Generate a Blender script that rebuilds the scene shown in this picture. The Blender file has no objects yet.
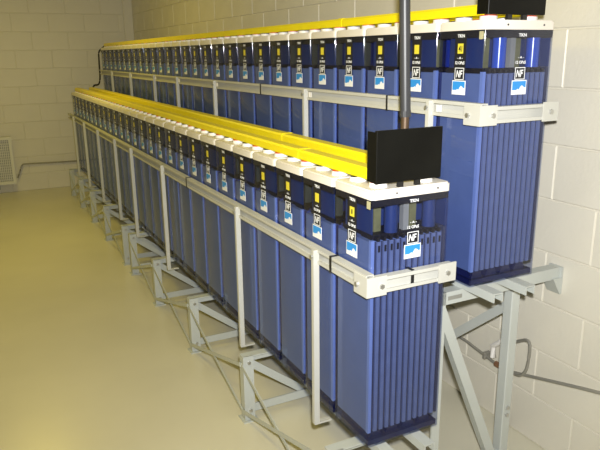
import bpy, bmesh, math, random
from mathutils import Vector, Matrix
random.seed(4)
S = bpy.context.scene
COL = S.collection

# ------------------------------------------------------------------ camera
FL = 0.34                                   # underside of the lower cells above the floor
cam = bpy.data.cameras.new('camera'); camo = bpy.data.objects.new('camera', cam); COL.objects.link(camo)
fw = Vector((0.4368828, 0.86041744, -0.26232662)); rt = Vector((0.89013431, -0.45554733, -0.01172772)); up = Vector((0.12959292, 0.22838229, 0.96490787))
CP = Vector((-0.98018362, -1.47492194, 1.22190297 + FL))
m = Matrix.Identity(4)
for i in range(3):
    m[i][0] = rt[i]; m[i][1] = up[i]; m[i][2] = -fw[i]; m[i][3] = CP[i]
camo.matrix_world = m
cam.sensor_width = 36; cam.sensor_fit = 'HORIZONTAL'; cam.lens = 630.1 * 36 / 600
cam.clip_start = 0.02
S.camera = camo
# ------------------------------------------------------------------ light, exposure
S.view_settings.view_transform = 'Standard'; S.view_settings.look = 'None'
S.view_settings.exposure = 0.0; S.view_settings.gamma = 1.0; S.view_settings.use_curve_mapping = False
w = bpy.data.worlds.new('world'); S.world = w; w.use_nodes = True
w.node_tree.nodes['Background'].inputs[0].default_value = (1, .85, .5, 1)
w.node_tree.nodes['Background'].inputs[1].default_value = 0.0
def area(name, loc, target, size, energy, color, size_y=None, shape='RECTANGLE'):
    l = bpy.data.lights.new(name, 'AREA'); l.shape = shape; l.size = size
    if size_y: l.size_y = size_y
    l.energy = energy; l.color = color
    o = bpy.data.objects.new(name, l); COL.objects.link(o); o.location = loc
    o.rotation_euler = (Vector(target) - Vector(loc)).to_track_quat('-Z', 'Y').to_euler()
    return o
# the camera's own flash, just above and right of the lens
fp = CP + rt * 0.03 + up * 0.09 + fw * 0.01
fl = area('camera_flash', fp, fp + fw * 2 + up * .2 + rt * .1, 0.05, 33, (1.0, 0.99, 0.98), shape='DISK')
fl.data.spread = math.radians(110)
# warm ceiling lamps over the aisle (above the frame)
area('ceiling_lamp', (-1.2, 0.5, 2.6), (-1.2, 0.5, 0), 0.3, 16, (1.0, 0.79, 0.11), 1.3)
area('ceiling_lamp', (-0.8, 4.2, 2.6), (-0.8, 4.2, 0), 0.3, 21, (1.0, 0.79, 0.11), 1.3)

# ------------------------------------------------------------------ materials
def mat(name, color, rough=0.5, metal=0.0, noise=None, bump=None, spec=0.5, scale=8.0):
    M = bpy.data.materials.new(name); M.use_nodes = True
    nt = M.node_tree; b = nt.nodes['Principled BSDF']
    b.inputs['Base Color'].default_value = (*color, 1); b.inputs['Roughness'].default_value = rough
    b.inputs['Metallic'].default_value = metal; b.inputs['Specular IOR Level'].default_value = spec
    tc = nt.nodes.new('ShaderNodeTexCoord')
    if noise:
        n = nt.nodes.new('ShaderNodeTexNoise'); n.inputs['Scale'].default_value = scale; n.inputs['Detail'].default_value = 5
        nt.links.new(tc.outputs['Object'], n.inputs['Vector'])
        r = nt.nodes.new('ShaderNodeValToRGB')
        r.color_ramp.elements[0].position = .3; r.color_ramp.elements[1].position = .7
        r.color_ramp.elements[0].color = (*[c * (1 - noise) for c in color], 1)
        r.color_ramp.elements[1].color = (*[min(1, c * (1 + noise)) for c in color], 1)
        nt.links.new(n.outputs['Fac'], r.inputs['Fac']); nt.links.new(r.outputs['Color'], b.inputs['Base Color'])
    if bump:
        n2 = nt.nodes.new('ShaderNodeTexNoise'); n2.inputs['Scale'].default_value = bump[0]; n2.inputs['Detail'].default_value = 4
        nt.links.new(tc.outputs['Object'], n2.inputs['Vector'])
        bp = nt.nodes.new('ShaderNodeBump'); bp.inputs['Strength'].default_value = bump[1]; bp.inputs['Distance'].default_value = .01
        nt.links.new(n2.outputs['Fac'], bp.inputs['Height']); nt.links.new(bp.outputs['Normal'], b.inputs['Normal'])
    return M
M = {}
M['block'] = mat('painted_block', (.73, .70, .60), .42, noise=.03, bump=(60, .12), scale=3)
M['floor'] = mat('floor_paint', (.72, .69, .545), .28, noise=.05, bump=(6, .04), scale=1.6)
M['ceiling'] = mat('ceiling_paint', (.62, .60, .52), .8, noise=.02)
M['lid'] = mat('lid_plastic', (.76, .72, .645), .45, noise=.03)
M['cup'] = mat('white_plastic', (.86, .84, .80), .4, noise=.02)
M['red'] = mat('red_ring', (.55, .05, .03), .45, noise=.05)
M['black'] = mat('black_plastic', (.012, .012, .012), .45, noise=.1)
M['shield'] = mat('black_board', (.006, .006, .005), .4, noise=.25, bump=(12, .05), spec=.12)
M['yellow'] = mat('yellow_cover', (.90, .76, .008), .4, noise=.03)
M['pack'] = mat('plate_pack', (.112, .165, .35), .45, noise=.05, scale=14)
M['rib'] = mat('separator_edge', (.125, .165, .32), .45, noise=.08, scale=30)
M['groove'] = mat('plate_groove', (.035, .042, .09), .6, noise=.1)
M['edge'] = mat('case_edge_highlight', (.19, .27, .56), .3, noise=.05)
M['base'] = mat('base_prism', (.012, .016, .07), .12, noise=.1)
M['dark'] = mat('dark_strap_and_shade', (.012, .012, .02), .5, noise=.1)
M['navy'] = mat('navy_baffle_shade', (.02, .04, .14), .35, noise=.1)
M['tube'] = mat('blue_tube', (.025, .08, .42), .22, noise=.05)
M['olive'] = mat('lead_post', (.17, .165, .075), .5, noise=.15, scale=60)
M['greypost'] = mat('grey_post', (.27, .27, .24), .5, noise=.1)
M['white'] = mat('label_white', (.80, .82, .84), .4, noise=.01)
M['blue'] = mat('label_blue', (.03, .27, .70), .4, noise=.03)
M['labelblack'] = mat('label_black', (.012, .013, .018), .35, noise=.05)
M['tag'] = mat('yellow_tag', (.72, .62, .05), .4, noise=.03)
M['steel'] = mat('grey_painted_steel', (.50, .53, .50), .42, noise=.03)
M['rail'] = mat('cream_painted_rail', (.55, .55, .50), .4, noise=.03)
M['bolt'] = mat('zinc_bolt', (.55, .55, .53), .35, metal=.8, noise=.05)
M['conduit'] = mat('grey_conduit', (.04, .041, .044), .4, noise=.1)
M['bronze'] = mat('bronze_fitting', (.11, .07, .04), .45, metal=.4, noise=.1)
M['copper'] = mat('copper_fitting', (.36, .19, .11), .4, metal=.5, noise=.2)
M['pipe'] = mat('dull_pipe', (.33, .32, .28), .45, metal=.3, noise=.1)
M['cable'] = mat('black_cable', (.012, .012, .012), .5, noise=.1)
M['radw'] = mat('radiator_white', (.72, .72, .66), .4, noise=.02)
M['radg'] = mat('radiator_grey', (.42, .42, .39), .5, noise=.03)
M['sticker'] = mat('corner_tag', (.42, .40, .24), .5, noise=.05)

def clear_mat(name, tint, base, grow, rough):
    Mx = bpy.data.materials.new(name); Mx.use_nodes = True; nt = Mx.node_tree; nt.nodes.clear()
    out = nt.nodes.new('ShaderNodeOutputMaterial'); mix = nt.nodes.new('ShaderNodeMixShader')
    tr = nt.nodes.new('ShaderNodeBsdfTransparent'); tr.inputs[0].default_value = (*tint, 1)
    gl = nt.nodes.new('ShaderNodeBsdfGlossy'); gl.inputs['Roughness'].default_value = rough; gl.inputs[0].default_value = (.95, .96, 1, 1)
    lw = nt.nodes.new('ShaderNodeLayerWeight'); lw.inputs['Blend'].default_value = .5
    pw = nt.nodes.new('ShaderNodeMath'); pw.operation = 'POWER'; pw.inputs[1].default_value = 5
    ma = nt.nodes.new('ShaderNodeMath'); ma.operation = 'MULTIPLY_ADD'; ma.inputs[1].default_value = grow; ma.inputs[2].default_value = base
    nt.links.new(lw.outputs['Facing'], pw.inputs[0]); nt.links.new(pw.outputs[0], ma.inputs[0]); nt.links.new(ma.outputs[0], mix.inputs[0])
    nt.links.new(tr.outputs[0], mix.inputs[1]); nt.links.new(gl.outputs[0], mix.inputs[2]); nt.links.new(mix.outputs[0], out.inputs[0])
    return Mx
M['clear'] = clear_mat('clear_case', (.74, .77, .88), .04, .5, .05)

# ------------------------------------------------------------------ mesh helpers
def box(bm, x0, x1, y0, y1, z0, z1):
    v = [bm.verts.new(p) for p in ((x0,y0,z0),(x1,y0,z0),(x1,y1,z0),(x0,y1,z0),(x0,y0,z1),(x1,y0,z1),(x1,y1,z1),(x0,y1,z1))]
    for f in ((3,2,1,0),(4,5,6,7),(0,1,5,4),(1,2,6,5),(2,3,7,6),(3,0,4,7)): bm.faces.new([v[i] for i in f])
    return v
def bar(bm, a, b, wx, wy, ref=(0, 1, 0)):
    """rectangular bar from a to b; wx across ref x axis, wy along ref"""
    a = Vector(a); b = Vector(b); t = (b - a).normalized(); r = Vector(ref)
    s = t.cross(r).normalized() * wx / 2; r = s.cross(t).normalized() * wy / 2
    v = [bm.verts.new(p + q) for p in (a, b) for q in (-s - r, s - r, s + r, -s + r)]
    for f in ((3,2,1,0),(4,5,6,7),(0,1,5,4),(1,2,6,5),(2,3,7,6),(3,0,4,7)): bm.faces.new([v[i] for i in f])
def cyl(bm, c, r, h, axis='Z', n=16, r2=None):
    r2 = r if r2 is None else r2
    ring = []
    for k, (hh, rr) in enumerate(((0, r), (h, r2))):
        rg = []
        for i in range(n):
            a = 2 * math.pi * i / n; p, q = rr * math.cos(a), rr * math.sin(a)
            rg.append(bm.verts.new({'Z': (c[0]+p, c[1]+q, c[2]+hh), 'X': (c[0]+hh, c[1]+p, c[2]+q), 'Y': (c[0]+q, c[1]+hh, c[2]+p)}[axis]))
        ring.append(rg)
    for i in range(n): bm.faces.new((ring[0][i], ring[0][(i+1) % n], ring[1][(i+1) % n], ring[1][i]))
    bm.faces.new(ring[0][::-1]); bm.faces.new(ring[1])
def prism(bm, prof, a0, a1, plane='XZ'):
    """polygon (list of 2-D points) swept along the remaining axis from a0 to a1"""
    def P(u, v, t): return {'XZ': (u, t, v), 'XY': (u, v, t), 'YZ': (t, u, v)}[plane]
    A = [bm.verts.new(P(u, v, a0)) for u, v in prof]; B = [bm.verts.new(P(u, v, a1)) for u, v in prof]
    n = len(prof)
    for i in range(n): bm.faces.new((A[i], A[(i+1) % n], B[(i+1) % n], B[i]))
    bm.faces.new(A[::-1]); bm.faces.new(B)
def tube(bm, pts, r, n=8):
    pts = [Vector(p) for p in pts]; rings = []
    ref = Vector((0.13, 0.21, 1)).normalized()
    for i, p in enumerate(pts):
        t = (pts[min(i+1, len(pts)-1)] - pts[max(i-1, 0)]).normalized()
        rr = ref if abs(t.dot(ref)) < .95 else Vector((1, 0, 0))
        s = t.cross(rr).normalized(); q = s.cross(t)
        rings.append([bm.verts.new(p + r * (math.cos(2*math.pi*k/n) * s + math.sin(2*math.pi*k/n) * q)) for k in range(n)])
    for a, b in zip(rings, rings[1:]):
        for k in range(n): bm.faces.new((a[k], a[(k+1) % n], b[(k+1) % n], b[k]))
    bm.faces.new(rings[0][::-1]); bm.faces.new(rings[-1])
def smooth_path(pts, n=6):
    P = [Vector(p) for p in pts]; P = [2*P[0]-P[1]] + P + [2*P[-1]-P[-2]]; out = []
    for i in range(1, len(P)-2):
        for k in range(n):
            t = k / n; a, b, c, d = P[i-1:i+3]
            out.append(.5*((2*b) + (c-a)*t + (2*a-5*b+4*c-d)*t*t + (3*b-a-3*c+d)*t**3))
    out.append(P[-2]); return out
def rrect(x0, x1, y0, y1, r, n=3):
    out = []
    for cx, cy, a0 in ((x1-r, y0+r, -90), (x1-r, y1-r, 0), (x0+r, y1-r, 90), (x0+r, y0+r, 180)):
        for k in range(n+1):
            a = math.radians(a0 + 90*k/n); out.append((cx + r*math.cos(a), cy + r*math.sin(a)))
    return out
def bevel(bm, amt, seg=1):
    bmesh.ops.bevel(bm, geom=bm.edges[:], offset=amt, segments=seg, affect='EDGES', clamp_overlap=True)
def mesh(name, bm, material, smooth=False):
    bmesh.ops.recalc_face_normals(bm, faces=bm.faces)
    me = bpy.data.meshes.new(name); bm.to_mesh(me); bm.free(); me.materials.append(M[material])
    if smooth:
        for p in me.polygons: p.use_smooth = True
        me.set_sharp_from_angle(angle=math.radians(40))
    return me
def put(name, me, parent=None, loc=(0,0,0)):
    o = bpy.data.objects.new(name, me); COL.objects.link(o); o.location = loc
    if parent: o.parent = parent
    return o
def obj(name, bm, material, parent=None, loc=(0,0,0), smooth=False): return put(name, mesh(name, bm, material, smooth), parent, loc)
def bx(*args, bev=0, seg=1):
    bm = bmesh.new(); box(bm, *args)
    if bev: bevel(bm, bev, seg)
    return bm
def thing(name, label, cat, loc=(0,0,0), group=None):
    o = bpy.data.objects.new(name, None); COL.objects.link(o); o.location = loc; o.empty_display_size = .1
    tag(o, label, cat, group); return o
def tag(o, label, cat, group=None):
    o['label'] = label; o['category'] = cat
    if group: o['group'] = group
    return o
def struct(o): o['kind'] = 'structure'; return o
def text_mesh(name, body, height, width, material, axes, depth=.0004, shear=0, bold=False):
    """lettering as a thin mesh, centred; axes = (right, up, out)"""
    c = bpy.data.curves.new(name, 'FONT'); c.body = body; c.size = 1; c.extrude = .01; c.shear = shear; c.resolution_u = 2
    if bold: c.offset = .025
    t = bpy.data.objects.new(name, c); COL.objects.link(t)
    bpy.context.view_layer.update()
    me = bpy.data.meshes.new_from_object(t.evaluated_get(bpy.context.evaluated_depsgraph_get()))
    bpy.data.objects.remove(t); bpy.data.curves.remove(c)
    xs = [v.co.x for v in me.vertices]; ys = [v.co.y for v in me.vertices]; zs = [v.co.z for v in me.vertices]
    cx, cy = (min(xs)+max(xs))/2, (min(ys)+max(ys))/2; sx = width/(max(xs)-min(xs)); sy = height/(max(ys)-min(ys)); sz = depth/(max(zs)-min(zs))
    r, u, o = [Vector(a) for a in axes]
    for v in me.vertices:
        v.co = r*((v.co.x-cx)*sx) + u*((v.co.y-cy)*sy) + o*((v.co.z-min(zs))*sz)
    me.name = name; me.materials.clear(); me.materials.append(M[material]); return me

# ------------------------------------------------------------------ the room
WX, WY, CH = 0.90, 6.70, 2.66
RX0, RY0 = -3.0, -3.2
struct(obj('floor', bx(RX0-.1, WX+.15, RY0-.1, WY+.15, -.1, 0), 'floor'))
struct(obj('ceiling', bx(RX0-.1, WX+.15, RY0-.1, WY+.15, CH, CH+.1), 'ceiling'))
wr = struct(obj('wall_right', bx(WX+.005, WX+.15, RY0, WY+.15, 0, CH), 'block'))
wb = struct(obj('wall_back', bx(RX0-.1, WX+.15, WY+.005, WY+.15, 0, CH), 'block'))
struct(obj('wall_left', bx(RX0-.1, RX0, RY0, WY, 0, CH), 'block'))
struct(obj('wall_front', bx(RX0-.1, WX+.15, RY0-.1, RY0, 0, CH), 'block'))
CO, BL, J = .2045, .40, .005
blk = {}
def block_mesh(length, axis):
    key = (round(length, 3), axis)
    if key in blk: return blk[key]
    bm = bmesh.new(); L, H, b = length/2 - J/2, CO/2 - J/2, .003
    fr = [(-L+b,-H+b),(L-b,-H+b),(L-b,H-b),(-L+b,H-b)]; bk = [(-L,-H),(L,-H),(L,H),(-L,H)]
    P = (lambda u, v, t: (-t, u, v)) if axis == 'X' else (lambda u, v, t: (u, -t, v))
    A = [bm.verts.new(P(u, v, 0)) for u, v in fr]; B = [bm.verts.new(P(u, v, -.003)) for u, v in bk]; D = [bm.verts.new(P(u, v, -.006)) for u, v in bk]
    for X, Y in ((A, B), (B, D)):
        for i in range(4): bm.faces.new((X[i], X[(i+1) % 4], Y[(i+1) % 4], Y[i]))
    bm.faces.new(A)
    blk[key] = mesh('block', bm, 'block'); return blk[key]
for c in range(13):
    off = (.145 if c % 2 else -.05) - .8
    edges = [-.9] + [off + BL*k for k in range(25) if -.9 < off + BL*k < WY-.02] + [WY]
    for a, b in zip(edges, edges[1:]):
        if b - a > .03: put('block', block_mesh(b-a, 'X'), wr, (WX, (a+b)/2, CO*(c+.5)))
    off = (-.08 if c % 2 else .12) - 2.4
    edges = [-2.2] + [off + BL*k for k in range(25) if -2.15 < off + BL*k < .775] + [.785]
    for a, b in zip(edges, edges[1:]):
        if b - a > .03: put('block', block_mesh(b-a, 'Y'), wb, ((a+b)/2, WY, CO*(c+.5)))
struct(obj('trim_1', bx(.79, WX, WY-.012, WY+.005, 0, CH, bev=.004), 'block'))

# ------------------------------------------------------------------ a battery cell
CW, CD, HH, PITCH = .210, .285, .8127, .222       # width along the row, depth, height to lid, spacing
LT = .028                                         # lid thickness
CM = {}
def build_cell_meshes():
    bm = bmesh.new(); prism(bm, rrect(0, CD, 0, CW, .007, 3), 0, HH, 'XY'); CM['case'] = mesh('case', bm, 'clear', True)
    bm = bmesh.new(); box(bm, .005, CD-.012, .015, CW-.015, .05, .684); CM['plate_pack'] = mesh('plate_pack', bm, 'pack')
    bm = bmesh.new()
    box(bm, .018, CD-.012, .0105, .0149, .052, .682); box(bm, .018, CD-.012, CW-.0149, CW-.0105, .052, .682); box(bm, .271, .280, .006, CW-.006, .05, .70); CM['plate_gap_and_liner'] = mesh('plate_gap_and_liner', bm, 'groove')  # groove sheets; last box is an added dark liner hiding the lighter wall behind
    bm = bmesh.new()
    for k in range(11):
        x = .032 + k*.0225
        for y0, y1 in ((.0045, .0116), (CW-.0116, CW-.0045)):
            v = box(bm, x-.0062, x+.0062, y0, y1, .05, .684)
    CM['separator'] = mesh('separator', bm, 'rib')
    bm = bmesh.new()
    for k in range(11):
        x = .032 + k*.0225; box(bm, x-.0036, x+.0036, .0035, .0046, .652, .672)
    CM['plate_slot'] = mesh('plate_slot', bm, 'dark')
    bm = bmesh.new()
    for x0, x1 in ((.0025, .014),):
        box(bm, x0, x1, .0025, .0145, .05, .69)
    CM['edge_highlight'] = mesh('edge_highlight', bm, 'edge')  # lighter blue paints the light refracting in the clear case edge
    bm = bmesh.new(); box(bm, .006, CD-.006, .006, CW-.006, .003, .02)
    for k in range(4):
        x = .02 + k*.064; prism(bm, [(x, .02), (x+.05, .02), (x+.038, .048), (x+.012, .048)], .02, CW-.02, 'XZ')
    CM['base_prism'] = mesh('base_prism', bm, 'base')
    bm = bmesh.new(); prism(bm, rrect(-.002, CD+.002, -.003, CW+.003, .014, 4), HH, HH+LT, 'XY')
    bmesh.ops.bevel(bm, geom=[e for e in bm.edges if all(v.co.z > HH+.01 for v in e.verts)], offset=.005, segments=2, affect='EDGES')
    CM['lid'] = mesh('lid', bm, 'lid', True)
    bm = bmesh.new(); box(bm, .003, CD-.003, .003, CW-.003, .790, HH-.001); CM['lid_skirt_shade'] = mesh('lid_skirt_shade', bm, 'dark')  # added dark skirt hides the bright lid underside, keeping the headspace dark
    bm = bmesh.new()
    for y in (.055, .155): box(bm, .02, CD-.02, y-.03, y+.03, .6845, .70)
    for k in range(11):
        x = .032 + k*.0225
        box(bm, x-.004, x+.004, .006, CW-.006, .684, .6955)
    CM['plate_strap'] = mesh('plate_strap', bm, 'dark')
    bm = bmesh.new(); box(bm, -.013, .013, -.008, .008, .70, .79); CM['post'] = mesh('terminal_post', bm, 'olive')
    bm = bmesh.new(); cyl(bm, (0, 0, .70), .021, .09, n=24); CM['tube'] = mesh('filler_tube', bm, 'tube', True); CM['tube_unlit'] = CM['tube'].copy(); CM['tube_unlit'].materials[0] = M['navy']  # darker copy paints front-row tubes that catch no flash
    bm = bmesh.new(); box(bm, .135, .155, .03, .05, .70, .79); CM['grey'] = mesh('level_rod', bm, 'greypost')
    bm = bmesh.new(); box(bm, .022, .025, .03, CW-.03, .70, .79); box(bm, .0251, CD-.014, .108, .112, .70, .79); box(bm, CD-.010, CD-.006, .006, CW-.006, .701, .789); CM['baffle_and_shade'] = mesh('baffle_and_shade', bm, 'navy')  # navy baffle plus added dark sheets that keep the headspace dark
    bm = bmesh.new(); cyl(bm, (0,0,0), .0275, .0125, n=20, r2=.0265); CM['cup'] = mesh('terminal_cup', bm, 'cup', True)
    for c in ('red', 'black'):
        bm = bmesh.new(); cyl(bm, (0,0,.0125), 0.0255, .003, n=18, r2=.025); CM['ring_'+c] = mesh('terminal_ring', bm, c, True)
    # labels on the aisle face (facing -X, reading towards -Y) and on the end face (facing -Y, reading towards +X)
    for f, axes in (('aisle', ((0,-1,0),(0,0,1),(-1,0,0))), ('end', ((1,0,0),(0,0,1),(0,-1,0)))):
        R, U, O = [Vector(a) for a in axes]
        def poly(name, pts, material, t0, t1):
            bm = bmesh.new()
            A = [bm.verts.new(R*u + U*v + O*t0) for u, v in pts]; B = [bm.verts.new(R*u + U*v + O*t1) for u, v in pts]
            n = len(pts)
            for i in range(n): bm.faces.new((A[i], A[(i+1) % n], B[(i+1) % n], B[i]))
            bm.faces.new(A); bm.faces.new(B); return mesh(name, bm, material)
        rc = lambda u0, u1, v0, v1: [(u0,v0),(u1,v0),(u1,v1),(u0,v1)]
        CM['strip_'+f] = poly('label_strip', rc(-.026, .026, .662, .806), 'labelblack', .0006, .0010)
        CM['wave_'+f] = poly('wave_sticker', rc(-.031, .031, .618, .662), 'white', .0006, .0014)
        q = [(-.028,.659),(-.028,.632),(-.012,.632),(-.004,.636),(0,.633),(.004,.640),(.010,.646),(.017,.644),(.022,.639),(.028,.640),(.028,.659)]
        CM['wavemark_'+f] = poly('wave_mark', q, 'blue', .0013, .0019)
        bm = bmesh.new()
        def slab(u0, u1, v0, v1):
            P = [R*u + U*v + O*t for t in (.001, .0016) for u, v in ((u0,v0),(u1,v0),(u1,v1),(u0,v1))]
            V = [bm.verts.new(p) for p in P]
            for ff in ((3,2,1,0),(4,5,6,7),(0,1,5,4),(1,2,6,5),(2,3,7,6),(3,0,4,7)): bm.faces.new([V[i] for i in ff])
        a, b, c, d, t = -.021, .021, .664, .701, .0022
        slab(a, b, c, c+t); slab(a, b, d-t, d); slab(a, a+t, c+t, d-t); slab(b-t, b, c+t, d-t)
        CM['emblem_'+f] = mesh('emblem_frame', bm, 'white')
        CM['emblemback_'+f] = poly('emblem', rc(a, b, c, d), 'labelblack', .0005, .0011)
        CM['letters_'+f] = text_mesh('emblem_letters', 'NF', .022, .030, 'white', axes, shear=.25, bold=True)
        CM['brand_'+f] = text_mesh('brand_text', 'TKN', .0095, .032, 'white', axes, bold=True)
        CM['type_'+f] = text_mesh('type_text', '12 OPzS', .0095, .042, 'white', axes, bold=True)
        CM['dash_'+f] = text_mesh('small_text', '- A -', .007, .024, 'white', axes, bold=True)
        CM['tag_'+f] = poly('number_tag', rc(-.0125, .0125, .744, .774), 'tag', .001, .0016)
    CM['n_front'] = text_mesh('tag_number', '1', .014, .006, 'labelblack', ((0,-1,0),(0,0,1),(-1,0,0)), bold=True)
    CM['n_back'] = text_mesh('tag_number', '41', .018, .016, 'labelblack', ((0,-1,0),(0,0,1),(-1,0,0)), bold=True)
    bm = bmesh.new(); box(bm, -.001, .0, .006, .024, .785, .808); CM['corner_tag'] = mesh('corner_tag', bm, 'sticker')
    bm = bmesh.new()
    for x in (.085, .235): cyl(bm, (x, -.0045, HH+.014), .003, .002, 'Y', n=8)
    CM['lid_screw'] = mesh('lid_screw', bm, 'dark')
build_cell_meshes()

def labels(root, f, origin, strip):
    P = lambda n, key, par, dv=(0,0,0): put(n, CM[key], par, Vector(dv))
    O = Vector((-1,0,0)) if f == 'aisle' else Vector((0,-1,0))
    if strip:
        base = put('label_strip', CM['strip_'+f], root, origin)
        par, o2 = base, Vector((0,0,0))
    else: par, o2 = root, Vector(origin)
    if strip: P('number_tag', 'tag_'+f, par, o2)
    P('brand_text', 'brand_'+f, par, o2 + O*.001 + Vector((0,0,.797)))
    P('small_text', 'dash_'+f, par, o2 + O*.001 + Vector((0,0,.731)))
    P('type_text', 'type_'+f, par, o2 + O*.001 + Vector((0,0,.716)))
    e = put('emblem', CM['emblemback_'+f], root, origin)
    P('emblem_frame', 'emblem_'+f, e); P('emblem_letters', 'letters_'+f, e, O*.001 + Vector((-.001 if f == 'end' else 0, 0, .6825)))
    wv = put('wave_sticker', CM['wave_'+f], root, origin); P('wave_mark', 'wavemark_'+f, wv)
    return par, o2

ORD = ('first second third fourth fifth sixth seventh eighth ninth tenth eleventh twelfth thirteenth fourteenth fifteenth sixteenth seventeenth '
       'eighteenth nineteenth twentieth twenty-first twenty-second twenty-third twenty-fourth twenty-fifth twenty-sixth twenty-seventh twenty-eighth').split()
POSTX, POSTY = (.055, .222), (.05, .16)
def make_cell(i, n, loc, row):
    lab = 'tall blue cream-lidded battery cell, %s from near end of the %s row' % (ORD[i], row)
    if i == 0: lab = 'nearest battery cell of the %s row, with its ribbed blue end showing' % row
    if i == n-1: lab = 'last battery cell of the %s row, at the far end by the block wall' % row
    r = thing('battery_cell', lab, 'battery', loc, 'battery cells in the %s row' % row)
    for k in ('case', 'plate_pack', 'separator', 'plate_gap_and_liner', 'edge_highlight', 'base_prism', 'lid', 'lid_skirt_shade', 'plate_strap', 'baffle_and_shade'): put(k, CM[k], r)
    for x in POSTX:
        for y, c in zip(POSTY, ('red', 'black')):
            cup = put('terminal_cup', CM['cup'], r, (x, y, HH+LT)); put('terminal_ring', CM['ring_'+c], cup)
            if i < 10: put('terminal_post', CM['post'], r, (x+.002 if x < .1 else x-.034, y + (.012 if y < .1 else -.012), 0))
    if i < 10:
        for x in (.094, .236): put('filler_tube', CM['tube_unlit' if row.startswith('lower') else 'tube'], r, (x, .036, 0))
    labels(r, 'aisle', (0, .104, 0), True)
    if i == 0:
        ls = [c for c in r.children if c.name.startswith('label_strip')][0]
        put('tag_number', CM['n_front' if row.startswith('lower') else 'n_back'], ls, (-.0016, 0, .759))
        labels(r, 'end', (.150, 0, 0), False)
        for k in ('plate_slot', 'corner_tag', 'lid_screw')[(0 if row.startswith('lower') else 1):]: put(k, CM[k], r)
        put('level_rod', CM['grey'], r)
    return r
NF, NB = 27, 28
XB, YB, ZB = .3967, .0096, FL + .4723
for i in range(NF): make_cell(i, NF, (0, i*PITCH, FL), 'lower front')
for i in range(NB): make_cell(i, NB, (XB, YB + i*PITCH, ZB), 'upper rear')

# ------------------------------------------------------------------ yellow connector covers over the terminals
def connector_cover(x, y0, y1, z, seam, label, row):
    r = thing('connector_cover', label, 'cover', (x, y0, z), 'yellow connector covers on the %s row' % row)
    prof = [(-.027, 0), (-.027, .025), (-.021, .033), (.021, .033), (.027, .025), (.027, 0), (.023, 0), (.023, .022), (.019, .029), (-.019, .029), (-.023, .022), (-.023, 0)]
    for a, b in ((0, seam-.002), (seam+.002, y1-y0)):
        bm = bmesh.new(); prism(bm, prof, a, b, 'XZ'); obj('cover_section', bm, 'yellow', r)
    bm = bmesh.new(); prism(bm, [(u*1.06, v*1.06 if v > .02 else v) for u, v in prof[:6]] , seam-.016, seam+.016, 'XZ'); obj('joint_sleeve', bm, 'yellow', r)
    bm = bmesh.new(); box(bm, -.012, .012, .03, y1-y0-.06, .003, .009); obj('copper_busbar', bm, 'copper', r)
zc = HH + LT + .0157
LEN = NF*PITCH
cy0 = .056
connector_cover(POSTX[0]+.012, cy0, LEN-.02, FL+zc, .50, 'long yellow cover along the lower row, the one nearer the aisle', 'lower front')
connector_cover(POSTX[1]-.006, cy0, LEN-.02, FL+zc, .95, 'long yellow cover along the lower row, the one nearer the upper cells', 'lower front')
connector_cover(XB+POSTX[0]+.012, YB+cy0, YB+NB*PITCH-.02, ZB+zc, .86, 'long yellow cover along the top of the upper row, aisle side', 'upper rear')
connector_cover(XB+POSTX[1]-.006, YB+cy0, YB+NB*PITCH-.02, ZB+zc, 1.2, 'long yellow cover along the top of the upper row, wall side', 'upper rear')

# ------------------------------------------------------------------ black end shields
def shield(x0, y, z, label):
    r = thing('end_shield', label, 'cover', (x0, y, z), 'black end shields')
    obj('board', bx(0, .234, 0, .012, 0, .153, bev=.0015), 'shield', r)
    for xa in (.001, .229): obj('side_flange', bx(xa, xa+.004, .012, .05, .002, .148), 'shield', r)
    for x in (.088, .15): obj('foot', bx(x-.009, x+.009, .001, .011, -.0159, .0), 'black', r)
shield(.018, .006, FL+HH+LT+.016, 'black rectangular end shield on the nearest lower cell')
shield(XB+.012, YB+.006, ZB+HH+LT+.016, 'black rectangular end shield on the nearest upper cell')

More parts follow.
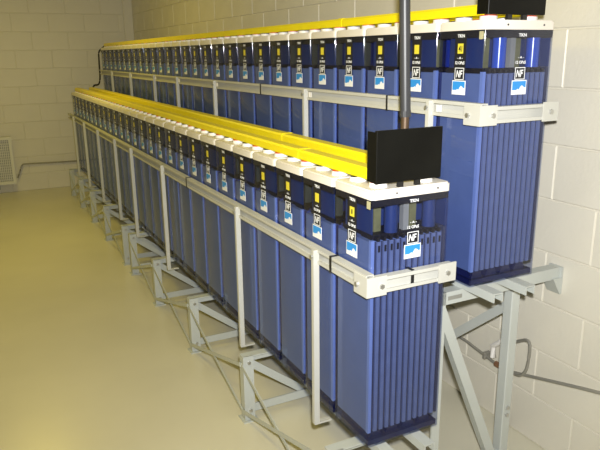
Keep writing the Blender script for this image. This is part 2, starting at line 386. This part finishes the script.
# ------------------------------------------------------------------ the steel racks
RY_SPLIT = 3.1068
TH = .030                                            # tray rail height
BAR = .042
FM = {}
def build_frame_meshes():
    zt = FL - TH; zu = ZB - TH
    bm = bmesh.new()
    box(bm, -.094, -.088, -BAR/2, BAR/2, .006, zt); box(bm, -.088, -.046, -BAR/2, -BAR/2+.006, .006, zt); FM['front_post'] = mesh('front_post', bm, 'steel')
    bm = bmesh.new(); box(bm, -.088, .345, -BAR/2, BAR/2, zt-.005, zt); box(bm, -.088, .345, BAR/2-.005, BAR/2, zt-BAR, zt-.005); FM['lower_bar'] = mesh('lower_bar', bm, 'steel')
    FM['bottom_bar'] = mesh('bottom_bar', bx(-.046, .66, -.004, .004, .03, .068), 'steel')
    bm = bmesh.new(); box(bm, .318, .352, -BAR/2, -BAR/2+.006, .006, zu); box(bm, .346, .352, -BAR/2+.006, BAR/2, .006, zu); FM['middle_post'] = mesh('middle_post', bm, 'steel')
    FM['rear_post'] = mesh('rear_post', bx(.658, .698, -BAR/2, BAR/2, .006, zu-.045, bev=.003), 'steel')
    bm = bmesh.new(); box(bm, .312, WX-.006, -BAR/2, BAR/2, zu-.006, zu); box(bm, .312, WX-.006, -BAR/2, -BAR/2+.006, zu-.045, zu-.006); FM['upper_bar'] = mesh('upper_bar', bm, 'steel')
    bm = bmesh.new(); prism(bm, [(WX-.05, zu-.04), (WX-.01, zu-.105), (WX-.001, zu-.105), (WX-.001, zu+.001), (WX-.01, zu+.001), (WX-.01, zu-.04)], -.03, .03, 'XZ'); FM['wall_bracket'] = mesh('wall_bracket', bm, 'steel')
    bm = bmesh.new(); bar(bm, (-.066, .012, zt-.035), (.225, .012, .05), .034, .006); FM['truss_bar'] = mesh('truss_bar', bm, 'steel')
    bm = bmesh.new(); bar(bm, (.342, -.012, zu-.065), (.632, -.012, .04), .036, .006); bar(bm, (.332, .004, zu-.075), (.622, .004, .03), .006, .034); FM['diagonal_bar'] = mesh('diagonal_bar', bm, 'steel')
    bm = bmesh.new()
    box(bm, -.035, .035, -.035, .035, 0, .006)
    FM['foot_plate'] = mesh('foot_plate', bm, 'steel')
    bm = bmesh.new()
    cyl(bm, (0, -BAR/2-.007, 0), .0085, .007, 'Y', n=6)
    FM['bolt'] = mesh('bolt', bm, 'bolt')
    bm = bmesh.new(); box(bm, .36, .42, -BAR/2-.0012, -BAR/2, zu-.030, zu-.016); FM['name_plate'] = mesh('name_plate', bm, 'greypost')
build_frame_meshes()
def c_rail(length, axis):
    """slotted channel opening outwards (towards -X, or towards -Y for axis X); centred on z=0, back at 0"""
    bm = bmesh.new(); h, dp, t = .025, .026, .003
    prof = [(0, -h), (0, h), (-dp, h), (-dp, h-.011), (-dp+t, h-.011), (-dp+t, h-t), (-t, h-t), (-t, -h+t), (-dp+t, -h+t), (-dp+t, -h+.011), (-dp, -h+.011), (-dp, -h)]
    prism(bm, prof, 0, length, 'XZ' if axis == 'Y' else 'YZ'); return bm
def rack(y0, y1, frames, postsF, postsB, label, first):
    r = thing('battery_rack', label, 'rack', (0, y0, 0), 'grey steel battery racks')
    for k, y in enumerate(frames):
        f = bpy.data.objects.new('support_frame', FM['bottom_bar']); COL.objects.link(f); f.parent = r; f.location = (0, y-y0, 0)
        for n in ('front_post', 'lower_bar', 'middle_post', 'rear_post', 'upper_bar', 'wall_bracket', 'truss_bar', 'diagonal_bar'): put(n, FM[n], f)
        for x in (-.07, .335, .68): put('foot_plate', FM['foot_plate'], f, (x, 0, 0))
        for x, z in ((-.067, FL-TH-.03), (-.067, .05), (.678, .255), (.676, .225)): put('bolt', FM['bolt'], f, (x, 0, z))
        if first and k == 0: put('name_plate', FM['name_plate'], f)
    for ya, yb in zip(frames, frames[1:]):
        a, b = ya - y0, yb - y0
        for za, zb_, x in ((.045, FL-.07, -.097), (FL-.07, .045, -.100)):
            bm = bmesh.new(); bar(bm, (x, a, za), (x, b, zb_), .003, .018, (0, 0, 1)); obj('cross_brace', bm, 'steel', r)
        bm = bmesh.new(); bar(bm, (.706, a, ZB-TH-.10), (.706, b, .05), .006, .036, (0, 0, 1)); obj('rear_brace', bm, 'steel', r)
    # two tray rails under each tier, retaining rails and their guard posts
    e0 = -.085 if first else 0
    for x, z in ((.052, FL), (.19, FL), (XB+.045, ZB), (XB+.185, ZB)):
        bm = bmesh.new(); prism(bm, [(x-.02, z), (x+.02, z), (x+.02, z-TH), (x+.016, z-TH), (x+.016, z-.004), (x-.016, z-.004), (x-.016, z-TH), (x-.02, z-TH)], e0, y1-y0, 'XZ'); obj('tray_rail', bm, 'steel', r)
    for x, z, posts in ((-.006, FL, postsF), (XB-.006, ZB, postsB)):
        zr = z + .574
        obj('retaining_rail', c_rail((y1-y0) + (.035 if first else 0), 'Y'), 'rail', r, (x, -.035 if first else 0, zr))
        for y in posts:
            p = obj('guard_post', bx(-.0095, .0095, -.001, .003, -.624, .022), 'rail', r, (x-.0285, y-y0, zr))
            bm = bmesh.new(); box(bm, -.0118, -.0096, -.001, .015, -.624, .022); box(bm, -.0095, .058, -.001, .018, -.630, -.6241); obj('post_flange', bm, 'rail', p)
            bm = bmesh.new(); cyl(bm, (-.019, .008, 0), .007, .006, 'X', n=6); obj('bolt', bm, 'bolt', p)
            if z == ZB:
                for ya, yb in ((-.052, -.040), (-.036, -.028)): obj('channel_nut', bx(-.003, 0, ya, yb, -.012, .010), 'cup', p)
    if first:
        for x, y, z in ((0, -.006, FL+.562), (XB, YB-.006, ZB+.562)):
            e = obj('end_rail', c_rail(.318, 'X'), 'rail', r, (x-.03, y-y0, z))
            for xx in (.002, .262):
                bm = bmesh.new(); box(bm, xx-.004, xx+.062, -.031, -.0265, -.03, .031)
                if xx < .1: box(bm, xx-.008, xx-.0041, -.031, .04, -.03, .031)
                b = obj('corner_bracket', bm, 'rail', e)
            for xx in (.045, .29):
                bm = bmesh.new(); cyl(bm, (xx, -.038, 0), .008, .007, 'Y', n=6); obj('bolt', bm, 'bolt', e)
            bm = bmesh.new(); cyl(bm, (-.013, .02, 0), .008, .007, 'X', n=6); obj('bolt', bm, 'bolt', e)
    return r
rack(.008, RY_SPLIT-.0004, [.09, .845, 1.60, 2.355, 3.03], [.27, .97, 2.17, 2.99], [.203, 1.092, 2.30, 3.10], 'near grey steel stepped rack carrying the closest battery cells', True)
rack(RY_SPLIT+.0004, 6.22, [3.29, 4.04, 4.74, 5.44, 6.12], [3.56, 4.30, 5.05, 5.75], [3.75, 4.62, 5.49], 'far grey steel stepped rack, its frames ending near the block wall', False)
# black ties round the retaining rails
def tie(x0, x1, y0, y1, z, lab):
    bm = bmesh.new(); t = .002
    if x1-x0 > y1-y0: box(bm, x0-t, x1+t, y0, y1, z-.027, z-.0255); box(bm, x0-t, x1+t, y0, y1, z+.0255, z+.027); box(bm, x0-t, x0-.0005, y0, y1, z-.0255, z+.0255)
    else: box(bm, x0, x1, y0-t, y1+t, z-.027, z-.0255); box(bm, x0, x1, y0-t, y1+t, z+.0255, z+.027); box(bm, x0, x1, y0-t, y0-.0005, z-.0255, z+.0255)
    tag(obj('cable_tie', bm, 'black'), lab, 'tie', 'black ties round the rails')
tie(-.033, -.006, .172, .184, FL+.574, 'black tie round the lower aisle rail beside the near corner')
tie(.130, .141, -.0245, .002, FL+.562, 'black tie round the short end rail of the lower row')
tie(XB-.033, XB-.006, .455, .464, ZB+.574, 'black tie round the upper rail, left of the hanging grey conduit')
tie(-.033, -.006, 1.70, 1.712, FL+.574, 'black tie round the lower aisle rail, midway along the row')
tie(XB-.033, XB-.006, 1.60, 1.612, ZB+.574, 'black tie round the upper rail, above the lower yellow covers')

# ------------------------------------------------------------------ grey conduit dropping from the ceiling to behind the near shield
r = thing('cable_conduit', 'dark grey round conduit rising from behind the near black shield', 'conduit', (.182, .10, FL+HH+LT))
top = Vector((-.06, 0, CH - FL - HH - LT)); z1 = .205; L = top.z
at = lambda z: (-.045*(z-z1)/1.0*1.0, 0, z)
bm = bmesh.new(); tube(bm, [at(z1), at(L)], .0160, 14); obj('conduit_tube', bm, 'conduit', r, smooth=True)
bm = bmesh.new(); tube(bm, [(.0, 0, .02), at(z1-.001)], .0125, 12); obj('cable_neck', bm, 'bronze', r, smooth=True)
bm = bmesh.new(); tube(bm, [at(z1-.012), at(z1+.006)], .0174, 12); obj('conduit_nut', bm, 'conduit', r)
bm = bmesh.new(); cyl(bm, (.0, 0, 0), .016, .022, n=12); obj('cable_lug', bm, 'bronze', r)

# dark cable joining the rows at the far end
bm = bmesh.new()
tube(bm, smooth_path([(XB+.05, 6.235, ZB+.86), (XB-.01, 6.262, ZB+.80), (XB-.02, 6.262, ZB+.70), (XB-.03, 6.24, ZB+.52), (XB-.06, 6.19, ZB+.44), (.27, 6.08, FL+.905), (.235, 5.985, FL+.885)]), .009, 8)
tag(obj('link_cable', bm, 'cable', smooth=True), 'black cable hanging between the two rows at their far end', 'cable')

# ------------------------------------------------------------------ wall pipe with copper fitting and loop
r = thing('wall_pipe', 'thin grey pipe with bent loop low on the right wall', 'pipe', (.872, .25, FL))
L0 = Vector((.872, .25, FL))
def loc(pts): return [Vector(p) + Vector((0, 0, FL)) - L0 for p in pts]
bm = bmesh.new(); tube(bm, smooth_path(loc([(.875, -.9, .16), (.873, -.45, .10), (.873, -.163, .043), (.87, .242, -.066), (.873, .30, -.072)])), .0065, 8); obj('pipe_run', bm, 'pipe', r, smooth=True)
bm = bmesh.new(); tube(bm, smooth_path(loc([(.870, .242, -.066), (.862, .19, -.055), (.858, .155, -.01), (.856, .145, .08), (.858, .16, .112), (.866, .215, .085), (.873, .28, .035)]), 5), .0065, 8); obj('pipe_loop', bm, 'pipe', r, smooth=True)
bm = bmesh.new(); tube(bm, loc([(.873, .298, -.072), (.873, .335, -.072)]), .0125, 10); obj('copper_fitting', bm, 'copper', r, smooth=True)
bm = bmesh.new(); tube(bm, loc([(.873, .31, .042), (.873, .36, .0), (.873, .352, -.05)]), .012, 8); obj('valve', bm, 'cup', r, smooth=True)
bm = bmesh.new(); tube(bm, loc([(.873, .335, -.072), (.875, .53, -.046), (.875, 1.2, -.03), (.875, 2.2, -.03)]), .0065, 8); obj('pipe_run', bm, 'pipe', r, smooth=True)
for y, z in ((.40, -.064), (-.30, .068)):
    p = Vector((.875, y, z + FL)) - L0; obj('pipe_clip', bx(p.x-.012, p.x+.024, p.y-.008, p.y+.008, p.z-.014, p.z+.018, bev=.002), 'pipe', r)

# ------------------------------------------------------------------ radiator and its pipe on the back wall
r = thing('radiator', 'white framed wall radiator with grey mesh front on the far wall', 'radiator', (-.64, 6.60, FL))
bm = bmesh.new(); x0, x1, z0, z1 = -1.1, 0, -.225, .33; t = .035
box(bm, x0, x1, -.02, .07, z1-t, z1); box(bm, x0, x1, -.02, .07, z0, z0+t); box(bm, x0, x0+t, -.02, .07, z0+t, z1-t); box(bm, x1-t, x1, -.02, .07, z0+t, z1-t); obj('frame', bm, 'radw', r)
obj('back_panel', bx(x0+t, x1-t, .02, .07, z0+t, z1-t), 'radg', r)
bm = bmesh.new()
for k in range(50): x = x0+t + .01 + k*.0205; box(bm, x-.004, x+.004, .002, .0199, z0+t, z1-t)
for k in range(16): z = z0+t + .02 + k*.03; box(bm, x0+t, x1-t, -.002, .0019, z-.003, z+.003)
obj('grille', bm, 'radw', r)
bm = bmesh.new()
for x in (-.9, -.2): box(bm, x-.02, x+.02, .02, .10, z0-.06, z0)
obj('bracket', bm, 'radg', r)
bm = bmesh.new(); tube(bm, smooth_path([(-.62, 6.655, FL-.17), (-.59, 6.66, FL-.10), (-.55, 6.665, FL-.02), (-.50, 6.668, FL-.012), (-.2, 6.672, FL-.02), (.3, 6.672, FL-.03), (.75, 6.672, FL-.035)]), .009, 8)
tag(obj('heating_pipe', bm, 'pipe', smooth=True), 'thin pipe running from the radiator along the far wall', 'pipe')
